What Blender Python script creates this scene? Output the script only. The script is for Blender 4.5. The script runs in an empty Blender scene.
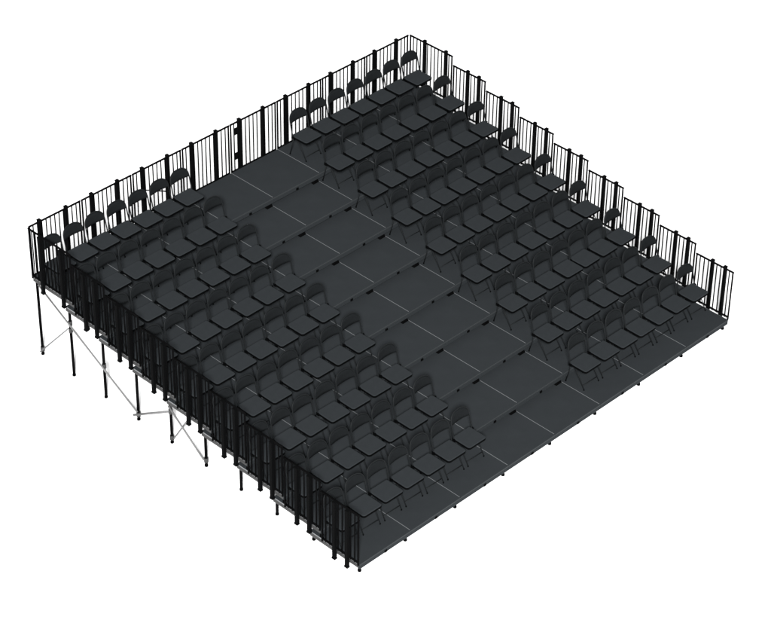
import bpy, bmesh, math
from mathutils import Vector

sc = bpy.context.scene
COL = sc.collection

# ------------------------------------------------------------------ camera
cam_d = bpy.data.cameras.new("camera")
cam = bpy.data.objects.new("camera", cam_d)
COL.objects.link(cam)
cam.location = (-22.221, -22.106, 28.492)
cam.rotation_euler = (math.radians(53.859), math.radians(-0.19), math.radians(-44.613))
cam_d.sensor_fit = 'HORIZONTAL'
cam_d.sensor_width = 36.0
cam_d.lens = 118.148
cam_d.shift_x = 0.04895
cam_d.shift_y = -0.01089
cam_d.clip_start = 0.5
cam_d.clip_end = 2000.0
sc.camera = cam

# ------------------------------------------------------------------ white world and added key light
world = bpy.data.worlds.new("World")
sc.world = world
world.use_nodes = True
bg = world.node_tree.nodes["Background"]
bg.inputs["Color"].default_value = (1, 1, 1, 1)
bg.inputs["Strength"].default_value = 0.7

aim = Vector((4.9, 4.2, 1.0))
dirv = (Vector(cam.location) - aim).normalized()
lamp_d = bpy.data.lights.new("added_key_light", 'AREA')  # added lamp behind the camera, hides shadows and whitens the floor
lamp_d.shape = 'DISK'
lamp_d.size = 12.0
DIST = 100.0
lamp_d.energy = 2.85 * math.pi ** 2 * DIST ** 2
lamp_d.color = (1.0, 1.0, 1.0)
lamp = bpy.data.objects.new("added_key_light", lamp_d)
COL.objects.link(lamp)
lamp.location = aim + dirv * DIST
lamp.rotation_euler = dirv.to_track_quat('Z', 'Y').to_euler()

sc.view_settings.view_transform = 'Standard'
sc.view_settings.look = 'None'
sc.view_settings.exposure = 0.0
sc.view_settings.gamma = 1.0

# ------------------------------------------------------------------ materials
def mat(name, col, rough=0.6, spec=0.2, metallic=0.0, var=0.0, scale=6.0):
    m = bpy.data.materials.new(name)
    m.use_nodes = True
    nt = m.node_tree
    b = nt.nodes["Principled BSDF"]
    b.inputs["Base Color"].default_value = (*col, 1)
    b.inputs["Roughness"].default_value = rough
    b.inputs["Specular IOR Level"].default_value = spec
    b.inputs["Metallic"].default_value = metallic
    if var:
        tc = nt.nodes.new("ShaderNodeTexCoord")
        nz = nt.nodes.new("ShaderNodeTexNoise")
        nz.inputs["Scale"].default_value = scale
        nz.inputs["Detail"].default_value = 6
        nz.inputs["Roughness"].default_value = 0.6
        rp = nt.nodes.new("ShaderNodeValToRGB")
        rp.color_ramp.elements[0].position = 0.3
        rp.color_ramp.elements[1].position = 0.7
        rp.color_ramp.elements[0].color = (*[c * (1 - var) for c in col], 1)
        rp.color_ramp.elements[1].color = (*[c * (1 + var) for c in col], 1)
        nt.links.new(tc.outputs["Object"], nz.inputs["Vector"])
        nt.links.new(nz.outputs["Fac"], rp.inputs["Fac"])
        nt.links.new(rp.outputs["Color"], b.inputs["Base Color"])
    return m

M_floor = mat("white_floor", (0.95, 0.95, 0.95), 0.9, 0.0)
M_board = mat("matte_charcoal_board", (0.0167, 0.0188, 0.0204), 0.9, 0.02, var=0.05, scale=3)
M_fascia = mat("charcoal_painted_edge", (0.0176, 0.0198, 0.0214), 0.9, 0.02)
M_trim = mat("aluminium_edge", (0.11, 0.114, 0.118), 0.5, 0.3)
M_trim_dim = mat("darker_aluminium_edge", (0.0255, 0.028, 0.0295), 0.7, 0.05)  # front trim, darker than the side trims
M_alu = mat("grey_aluminium", (0.033, 0.033, 0.033), 0.6, 0.1, var=0.12, scale=9)
M_black = mat("black_steel", (0.0012, 0.0012, 0.0013), 0.85, 0.02)
M_post = mat("black_post_steel", (0.0015, 0.0016, 0.0017), 0.85, 0.02)
M_galv = mat("galvanised_tube", (0.105, 0.105, 0.105), 0.55, 0.15, var=0.15, scale=14)
M_coupler = mat("grey_coupler", (0.030, 0.030, 0.030), 0.6, 0.1)
M_seat = mat("charcoal_vinyl_seat", (0.0165, 0.0186, 0.0202), 0.85, 0.02, var=0.05, scale=8)
M_edge = mat("black_seat_edging", (0.0010, 0.0011, 0.0012), 0.85, 0.02)
M_back = mat("dark_vinyl_back", (0.0058, 0.0066, 0.0071), 0.85, 0.03, var=0.06, scale=10)
M_tube = mat("dark_chair_tube", (0.0066, 0.0074, 0.0079), 0.55, 0.06)

# ------------------------------------------------------------------ mesh helpers
def box(bm, x0, x1, y0, y1, z0, z1, mi=0):
    v = [bm.verts.new((x, y, z)) for z in (z0, z1) for y in (y0, y1) for x in (x0, x1)]
    for f in ((0, 2, 3, 1), (4, 5, 7, 6), (0, 1, 5, 4), (2, 6, 7, 3), (0, 4, 6, 2), (1, 3, 7, 5)):
        fc = bm.faces.new([v[i] for i in f])
        fc.material_index = mi

def tube(bm, pts, r, n=8, caps=True):
    pts = [Vector(p) for p in pts]
    rings = []
    prev = None
    for i, p in enumerate(pts):
        if i == 0:
            t = pts[1] - p
        elif i == len(pts) - 1:
            t = p - pts[i - 1]
        else:
            t = (pts[i + 1] - p).normalized() + (p - pts[i - 1]).normalized()
        t.normalize()
        if prev is None:
            a = Vector((0, 0, 1)) if abs(t.z) < 0.9 else Vector((1, 0, 0))
            u = t.cross(a).normalized()
        else:
            u = (prev - t * prev.dot(t)).normalized()
        prev = u
        w = t.cross(u)
        rings.append([bm.verts.new(p + (u * math.cos(2 * math.pi * k / n) + w * math.sin(2 * math.pi * k / n)) * r)
                      for k in range(n)])
    for a, b in zip(rings, rings[1:]):
        for k in range(n):
            f = bm.faces.new((a[k], a[(k + 1) % n], b[(k + 1) % n], b[k]))
            f.smooth = True
    if caps:
        bm.faces.new(list(reversed(rings[0])))
        bm.faces.new(rings[-1])

def prism(bm, outline, axis, lo, hi, mi_face=0, mi_side=0):
    """extrude a 2-D outline; axis 'z' -> (a,b,lo/hi)   axis 'y' -> (a,lo/hi,b)"""
    def P(a, b, h):
        return (a, b, h) if axis == 'z' else (a, h, b)
    A = [bm.verts.new(P(a, b, lo)) for a, b in outline]
    B = [bm.verts.new(P(a, b, hi)) for a, b in outline]
    n = len(outline)
    f1 = bm.faces.new(A); f2 = bm.faces.new(B)
    f1.material_index = mi_side if axis == 'z' else mi_face
    f2.material_index = mi_face
    for i in range(n):
        f = bm.faces.new((A[i], A[(i + 1) % n], B[(i + 1) % n], B[i]))
        f.material_index = mi_side

def mesh(name, fn, mats):
    bm = bmesh.new()
    fn(bm)
    bmesh.ops.recalc_face_normals(bm, faces=bm.faces)
    me = bpy.data.meshes.new(name)
    bm.to_mesh(me); bm.free()
    for m in (mats if isinstance(mats, (list, tuple)) else [mats]):
        me.materials.append(m)
    return me

def obj(name, me, parent=None, loc=(0, 0, 0), rotz=0.0):
    o = bpy.data.objects.new(name, me)
    COL.objects.link(o)
    o.location = loc
    o.rotation_euler = (0, 0, rotz)
    if parent:
        o.parent = parent
    return o

def thing(name, label, cat, loc=(0, 0, 0), group=None, rotz=0.0):
    o = obj(name, None, None, loc, rotz)
    o.empty_display_size = 0.2
    o["label"] = label; o["category"] = cat
    if group:
        o["group"] = group
    return o

def dup(root, loc, label):
    r = root.copy(); COL.objects.link(r)
    r.location = loc; r["label"] = label
    for ch in list(root.children):
        c = ch.copy(); COL.objects.link(c); c.parent = r
        for g in list(ch.children):
            d = g.copy(); COL.objects.link(d); d.parent = c
    return r

ORD = ["first", "second", "third", "fourth", "fifth", "sixth", "seventh", "eighth", "ninth"]

# ------------------------------------------------------------------ dimensions (metres)
PW = 1.22            # panel width
NP = 8
W = PW * NP          # 9.76
PITCH = 0.9043       # tier pitch
DEPTH = 1.193        # deck depth (overlaps under the next tier)
RISE = 0.1964
RAIL = 1.088
TH = 0.10            # deck thickness
NT = 9
YB = PITCH * (NT - 1) + DEPTH

# ------------------------------------------------------------------ ground
def g(bm):
    vs = [bm.verts.new(p) for p in ((-200, -200, 0), (200, -200, 0), (200, 200, 0), (-200, 200, 0))]
    bm.faces.new(vs)
floor = obj("floor", mesh("floor", g, M_floor))
floor["kind"] = "structure"

# ------------------------------------------------------------------ deck panels
GAP = 0.0015
TS, TF = 0.0033, 0.003
x0, x1 = GAP, PW - GAP
def f_board(bm): box(bm, x0 + TS, x1 - TS, TF, DEPTH, -0.022, 0)
def f_trim(bm):
    box(bm, 0, TS, 0.03, DEPTH, -0.02, 0.001)
def f_ftrim(bm):
    box(bm, x0, x1, -0.003, TF, -0.02, 0.001)
def f_side(bm):
    # hollow aluminium side profile with a shallow groove
    prof = [(0.035, -TH), (0, -TH), (0, -0.064), (0.005, -0.060), (0.005, -0.050), (0, -0.046), (0, -0.0205), (0.035, -0.0205)]
    prism(bm, prof, 'y', 0.037, DEPTH - 0.0005)
def f_fascia(bm):
    box(bm, x0 + 0.0005, x1 - 0.0005, -0.002, 0.0355, -TH, -0.0225)
def f_rear(bm):
    box(bm, x0 + 0.036, x1 - 0.036, DEPTH - 0.035, DEPTH - 0.001, -TH, -0.023)
def f_latch(bm):
    box(bm, -0.028, 0.028, -0.016, -0.0025, -0.092, -0.05)
me_board = mesh("deck_board", f_board, M_board)
me_trim = mesh("edge_trim", f_trim, M_trim)
me_ftrim = mesh("front_trim", f_ftrim, M_trim_dim)
me_side = mesh("side_frame", f_side, M_alu)
def f_side_r(bm):
    prof = [(-0.035, -TH), (0, -TH), (0, -0.064), (-0.005, -0.060), (-0.005, -0.050), (0, -0.046), (0, -0.0205), (-0.035, -0.0205)]
    prism(bm, prof, 'y', 0.037, DEPTH - 0.0005)
me_side_r = mesh("side_frame", f_side_r, M_alu)
me_fascia = mesh("fascia", f_fascia, M_fascia)
me_rear = mesh("rear_frame", f_rear, M_alu)
me_latch = mesh("latch", f_latch, M_black)
def leg_mesh(h):
    def f(bm): tube(bm, [(0, 0, -h + 0.006), (0, 0, -TH - 0.0005)], 0.027, 12)
    return mesh("leg", f, M_black)
def foot_mesh(h):
    def f(bm): tube(bm, [(0, 0, -h + 0.0005), (0, 0, -h + 0.032)], 0.034, 12)
    return mesh("foot", f, M_black)
def f_shoe(bm):
    prof = [(-0.075, -RISE + 0.0015), (0.075, -RISE + 0.0015), (0.06, -RISE + 0.03), (0.03, -TH - 0.004), (-0.03, -TH - 0.004), (-0.06, -RISE + 0.03)]
    prism(bm, prof, 'y', -0.038, 0.03)
me_shoe = mesh("foot", f_shoe, M_black)
me_sock = {}
def socket_mesh(h):
    def f(bm): tube(bm, [(0, 0, -h + 0.03), (0, 0, -h + 0.085)], 0.036, 12)
    return mesh("leg_collar", f, M_coupler)
def add_leg(parent, x, y, h, collar=False, shoe=False):
    key = round(h, 4)
    if key not in me_sock:
        me_sock[key] = (leg_mesh(h), foot_mesh(h), socket_mesh(h))
    l = obj("leg", me_sock[key][0], parent, (x, y, 0))
    obj("foot", me_shoe if shoe else me_sock[key][1], l)
    if collar:
        obj("leg_collar", me_sock[key][2], l)

tier_words = ["front tier", "second tier up", "third tier up", "fourth tier up", "fifth tier up",
              "sixth tier up", "seventh tier up", "eighth tier up", "top tier at the back"]
for k in range(1, NT + 1):
    z = k * RISE
    y = (k - 1) * PITCH
    for n in range(NP):
        if n == 0: where = "end panel beside the left railing"
        elif n == NP - 1: where = "end panel beside the right railing"
        elif n in (3, 4): where = "bare aisle panel on the %s" % ("left" if n == 3 else "right")
        elif n < 3: where = "%s panel from the left railing" % ORD[n]
        else: where = "%s panel from the right railing" % ORD[NP - 1 - n]
        d = thing("deck_panel", "charcoal stage deck in the %s, %s" % (tier_words[k - 1], where),
                  "stage deck", (n * PW, y, z), "stage decks stepping up in tiers")
        obj("deck_board", me_board, d)
        obj("edge_trim", me_trim, d, (x0, 0, 0))
        obj("edge_trim", me_trim, d, (x1 - TS, 0, 0))
        obj("front_trim", me_ftrim, d)
        obj("side_frame", me_side, d, (x0, 0, 0))
        obj("side_frame", me_side_r, d, (x1, 0, 0))
        obj("fascia", me_fascia, d)
        obj("rear_frame", me_rear, d)
        obj("latch", me_latch, d, (PW / 2, 0, 0))
        fh = RISE                      # front leg stands on the tier below (or ground)
        rh = k * RISE                  # rear leg reaches the ground
        add_leg(d, PW - 0.085, 0.05, fh, shoe=(k > 1))
        add_leg(d, PW - 0.085, DEPTH - 0.05, rh)
        if n == 0:
            add_leg(d, 0.045, 0.05, fh)
            add_leg(d, 0.045, DEPTH - 0.05, rh, collar=False)

# ------------------------------------------------------------------ railings
# built along +X (length L), outer side +Y, base z = 0 at the deck top
def f_top(L):
    return lambda bm: tube(bm, [(0.0, 0, RAIL - 0.019), (L, 0, RAIL - 0.019)], 0.019, 8)
def f_bot(L, z):
    return lambda bm: tube(bm, [(0.018, 0, z), (L - 0.018, 0, z)], 0.019, 8)
def f_stile(bm): tube(bm, [(0, 0, -0.016), (0, 0, RAIL - 0.021)], 0.017, 8)
def f_bal(bm): tube(bm, [(0, 0, 0.012), (0, 0, RAIL - 0.030)], 0.0128, 6)
def f_post(bm): box(bm, -0.03, 0.03, 0.0195, 0.074, -0.125, RAIL - 0.018)
def f_clamp(bm):
    box(bm, -0.038, 0.038, 0.0185, 0.080, -0.160, -0.1255)
def f_cap(bm):
    box(bm, -0.034, 0.034, 0.0195, 0.078, RAIL - 0.0175, RAIL - 0.004)
me_stile = mesh("end_stile", f_stile, M_black)
me_bal = mesh("baluster", f_bal, M_black)
me_post = mesh("post", f_post, M_post)
me_clamp = mesh("clamp", f_clamp, M_post)
me_cap = mesh("post_cap", f_cap, M_post)
fr_cache = {}
def railing(label, loc, rotz, L, posts, group):
    t = thing("railing_panel", label, "railing", loc, group, rotz)
    key = round(L, 4)
    if key not in fr_cache:
        fr_cache[key] = (mesh("top_rail", f_top(L), M_black), mesh("bottom_rail", f_bot(L, 0.0 if L > 1.19 else 0.042), M_black))
    obj("top_rail", fr_cache[key][0], t)
    obj("bottom_rail", fr_cache[key][1], t)
    for x in (0.017, L - 0.017):
        obj("end_stile", me_stile, t, (x, 0, 0))
    nb = int(round(L / 0.1)) - 1
    for i in range(nb):
        x = L * (i + 1) / (nb + 1)
        obj("baluster", me_bal, t, (x, 0, 0))
    for px in posts:
        p = obj("post", me_post, t, (px, 0, 0))
        obj("clamp", me_clamp, p)
        obj("post_cap", me_cap, p)
    return t

OFF = 0.018
G = 0.013
for k in range(1, NT + 1):
    y0 = (k - 1) * PITCH + (0.004 if k == 1 else G)
    y1 = k * PITCH - G if k < NT else YB - 0.004
    L = y1 - y0
    pa, pb = (0.235, 0.535) if k < NT else (0.237, 0.821)
    base = (k - 1) * PITCH
    # left side: local +Y must face world -X -> rot 90deg, local X -> world +Y
    railing("black barred railing panel on the left side, beside the %s" % tier_words[k - 1],
            (-OFF, y0, k * RISE), math.pi / 2, L, [base + pa - y0, base + pb - y0], "railing panels down the left side")
    # right side: local X -> world -Y, local +Y -> world +X
    railing("black barred railing panel on the right side, beside the %s" % tier_words[k - 1],
            (W + OFF, y1, k * RISE), -math.pi / 2, L, [y1 - base - pa, y1 - base - pb], "railing panels down the right side")
def f_bracket(bm):
    box(bm, -0.10, 0.03, 0.017, 0.045, -0.07, 0.07)
me_bracket = mesh("bracket", f_bracket, M_post)
for n in range(NP):
    if n == 0: where = "end one at the left corner"
    elif n == NP - 1: where = "end one at the right corner"
    elif n == 4: where = "with two black brackets, behind the aisle"
    elif n == 3: where = "behind the left half of the aisle"
    elif n < 3: where = "%s from the left corner" % ORD[n]
    else: where = "%s from the right corner" % ORD[NP - 1 - n]
    t = railing("black barred railing panel along the back edge, %s" % where,
            (n * PW + G, YB + OFF, NT * RISE), 0.0, PW - 2 * G, [0.285 - G, 0.905 - G],
            "railing panels along the back edge")
    if n == 4:
        obj("bracket", me_bracket, t, (0.285 - 0.05, 0, RAIL - 0.24))
        obj("bracket", me_bracket, t, (0.285 - 0.05, 0, RAIL - 0.80))
    if n == 2:
        def f_strut(bm): tube(bm, [(0.35, 0.03, 0.55), (0.905 - G, 0.03, 0.27)], 0.014, 8)
        obj("strut", mesh("strut", f_strut, M_coupler), t)

# ------------------------------------------------------------------ chairs
CW = 0.445
def f_seat(bm):
    h = CW / 2
    out = []
    rc = 0.05
    for (cx, cy, a0) in ((h - rc, 0.447 + rc, -90), (h - 0.03, 0.865 - 0.03, 0), (-h + 0.03, 0.865 - 0.03, 90), (-h + rc, 0.447 + rc, 180)):
        rr = rc if cy < 0.6 else 0.03
        for s in range(5):
            a = math.radians(a0 + 90 * s / 4)
            out.append((cx + rr * math.cos(a), cy + rr * math.sin(a)))
    # black edging below, slightly crowned padded top, one closed shell
    cy = 0.655
    lv = [(1.0, 0.394), (1.0, 0.437), (0.985, 0.442), (0.93, 0.447)]
    R_ = [[bm.verts.new((a * q, cy + (b - cy) * q, z)) for a, b in out] for q, z in lv]
    n = len(out)
    for l in range(3):
        for i in range(n):
            f = bm.faces.new((R_[l][i], R_[l][(i + 1) % n], R_[l + 1][(i + 1) % n], R_[l + 1][i]))
            f.material_index = 1 if l == 0 else 0
    f = bm.faces.new(R_[0]); f.material_index = 1
    bm.faces.new(R_[3])
YBK = 0.905
ZB0, ZB1 = 0.700, 0.905
def dome(s, half, base, top):
    a = math.pi * s
    c = math.cos(a); si = math.sin(a)
    e = 2 / 2.5
    return (half * math.copysign(abs(c) ** e, c), base + (top - base) * abs(si) ** e)
def ycurve(x, z):
    return YBK + 0.05 * (z - ZB0) / 0.21 - 0.55 * x * x
def f_back(bm):
    N = 20
    half = CW / 2 - 0.012
    cols = []
    for i in range(N + 1):
        x, zt = dome(1 - i / N, half, ZB0 + 0.04, ZB1 - 0.012)
        rows = []
        for j in range(5):
            z = ZB0 + (zt - ZB0) * j / 4
            rows.append((x, z))
        cols.append(rows)
    F = [[bm.verts.new((x, ycurve(x, z) - 0.012, z)) for x, z in c] for c in cols]
    B = [[bm.verts.new((x, ycurve(x, z) + 0.012, z)) for x, z in c] for c in cols]
    for i in range(N):
        for j in range(4):
            f = bm.faces.new((F[i][j], F[i + 1][j], F[i + 1][j + 1], F[i][j + 1])); f.smooth = True
            f = bm.faces.new((B[i][j], B[i][j + 1], B[i + 1][j + 1], B[i + 1][j])); f.smooth = True
        bm.faces.new((F[i][4], F[i + 1][4], B[i + 1][4], B[i][4]))
        bm.faces.new((F[i][0], B[i][0], B[i + 1][0], F[i + 1][0]))
    for i in (0, N):
        for j in range(4):
            bm.faces.new((F[i][j], F[i][j + 1], B[i][j + 1], B[i][j]))
HX = CW / 2 + 0.004
def f_bframe(bm):
    pts = [(-HX, 0.80, 0.405), (-HX, 0.815, 0.44), (-HX, 0.845, 0.56), (-HX, ycurve(HX, ZB0), ZB0)]
    for i in range(1, 20):
        x, z = dome(1 - i / 20, CW / 2, ZB0 + 0.03, ZB1)
        pts.append((x, ycurve(x, z), z))
    pts += [(HX, ycurve(HX, ZB0), ZB0), (HX, 0.845, 0.56), (HX, 0.815, 0.44), (HX, 0.80, 0.405)]
    tube(bm, pts, 0.0115, 8)
def f_leg_rear(s):
    def f(bm): tube(bm, [(s * HX, 0.80, 0.40), (s * HX, 0.835, 0.22), (s * HX, 0.895, 0.008)], 0.0095, 8)
    return f
def f_leg_front(s):
    xx = s * (HX - 0.026)
    def f(bm): tube(bm, [(xx, 0.72, 0.402), (xx, 0.60, 0.22), (xx, 0.475, 0.008)], 0.0085, 8)
    return f
def f_cross(bm):
    tube(bm, [(-HX + 0.026, 0.517, 0.08), (HX - 0.026, 0.517, 0.08)], 0.0065, 8)
def f_hinge(s):
    xa, xb = sorted((s * (HX - 0.001), s * (HX + 0.016)))
    return lambda bm: box(bm, xa, xb, 0.775, 0.84, 0.395, 0.450)
def f_cap2(x, y):
    def f(bm): tube(bm, [(x, y, 0.0005), (x, y, 0.022)], 0.013, 8)
    return f
proto = thing("folding_chair", "x", "chair", (0, 0, 0), "black folding chairs in rows on the tiers")
obj("seat", mesh("seat", f_seat, [M_seat, M_edge]), proto)
obj("backrest", mesh("backrest", f_back, M_back), proto)
obj("back_frame", mesh("back_frame", f_bframe, M_tube), proto)
for s in (-1, 1):
    l = obj("leg", mesh("leg", f_leg_rear(s), M_tube), proto)
    obj("foot_cap", mesh("foot_cap", f_cap2(s * HX, 0.893), M_edge), l)
    l = obj("leg", mesh("leg", f_leg_front(s), M_tube), proto)
    obj("foot_cap", mesh("foot_cap", f_cap2(s * (HX - 0.026), 0.479), M_edge), l)
obj("crossbar", mesh("crossbar", f_cross, M_tube), proto)
for s in (-1, 1):
    obj("hinge", mesh("hinge", f_hinge(s), M_edge), proto)

rows = ["front row", "second row", "third row", "fourth row", "fifth row", "sixth row", "seventh row", "eighth row", "back row"]
used = False
for k in range(1, NT + 1):
    for side in ("left", "right"):
        for c in range(7):
            x = 0.25 + 0.514 * c if side == "left" else W - 0.29 - 0.512 * c
            if c == 0: where = "tucked against the %s railing" % side
            elif c == 6: where = "on the aisle"
            elif c == 5: where = "next to the aisle chair"
            elif c == 1: where = "second from the railing"
            else: where = "%s from the railing" % ORD[c]
            lab = "black folding chair with domed back, %s, %s block, %s" % (rows[k - 1], side, where)
            h = (k * 37 + c * 101 + (53 if side == "left" else 0)) * 0.618034
            loc = (x + 0.008 * ((h % 1.0) - 0.5), (k - 1) * PITCH + 0.012 * ((h * 1.7 % 1.0) - 0.5), k * RISE + 0.0015)
            if not used:
                proto.location = loc; proto["label"] = lab; used = True
            else:
                r = dup(proto, loc, lab)
                r.rotation_euler.z = math.radians(2.0) * ((h * 2.9 % 1.0) - 0.5)

# ------------------------------------------------------------------ braces under the left side
def legy(k): return (k - 1) * PITCH + DEPTH - 0.05
XB = 0.045
def brace(label, a, b, couplers, r=0.022):
    mid = Vector(a)
    t = thing("brace_tube", label, "brace", (a[0], a[1], a[2]), "grey brace tubes under the left side")
    A = Vector(a) - mid; B = Vector(b) - mid
    def f(bm): tube(bm, [A, B], r, 10)
    obj("tube", mesh("tube", f, M_galv), t)
    for c in couplers:
        cv = Vector(c) - mid
        def fc(bm):
            tube(bm, [cv + Vector((0.0, 0, -0.045)), cv + Vector((0.0, 0, 0.045))], 0.040, 10)
        obj("coupler", mesh("coupler", fc, M_coupler), t)
    return t
XO = XB - 0.05
s = 0.4945 / PITCH
zz = lambda yy: 0.235 + s * (yy - legy(6))
brace("long grey brace tube slanting down across the tall rear left legs",
      (XO, legy(9) - 0.10, zz(legy(9) - 0.10)), (XO, legy(6) - 0.03, zz(legy(6) - 0.03)),
      [(XB, legy(8), 1.20), (XB, legy(7), 0.72)], 0.017)
brace("grey brace tube rising from the rearmost left foot to the next leg",
      (XO - 0.005, legy(9), 0.09), (XO - 0.005, legy(8), 1.10), [(XB, legy(8), 1.04), (XB, legy(9), 0.13)], 0.013)
brace("grey brace tube rising from the fourth leg from back to its neighbour",
      (XO, legy(6) + 0.08, 0.09), (XO, legy(5), 0.73), [(XB, legy(5), 0.71), (XB, legy(6), 0.13)], 0.019)
brace("grey brace tube slanting down to the sixth left leg from the back",
      (XO, legy(5), 0.86), (XO, legy(4), 0.16), [(XB, legy(5), 0.86), (XB, legy(4), 0.14)], 0.017)
brace("thin grey brace tube rising inwards from the fifth left leg's foot",
      (XB, legy(5) - 0.05, 0.12), (PW - 0.085, legy(5) - 0.05, 0.86), [(XB, legy(5), 0.12)], 0.013)
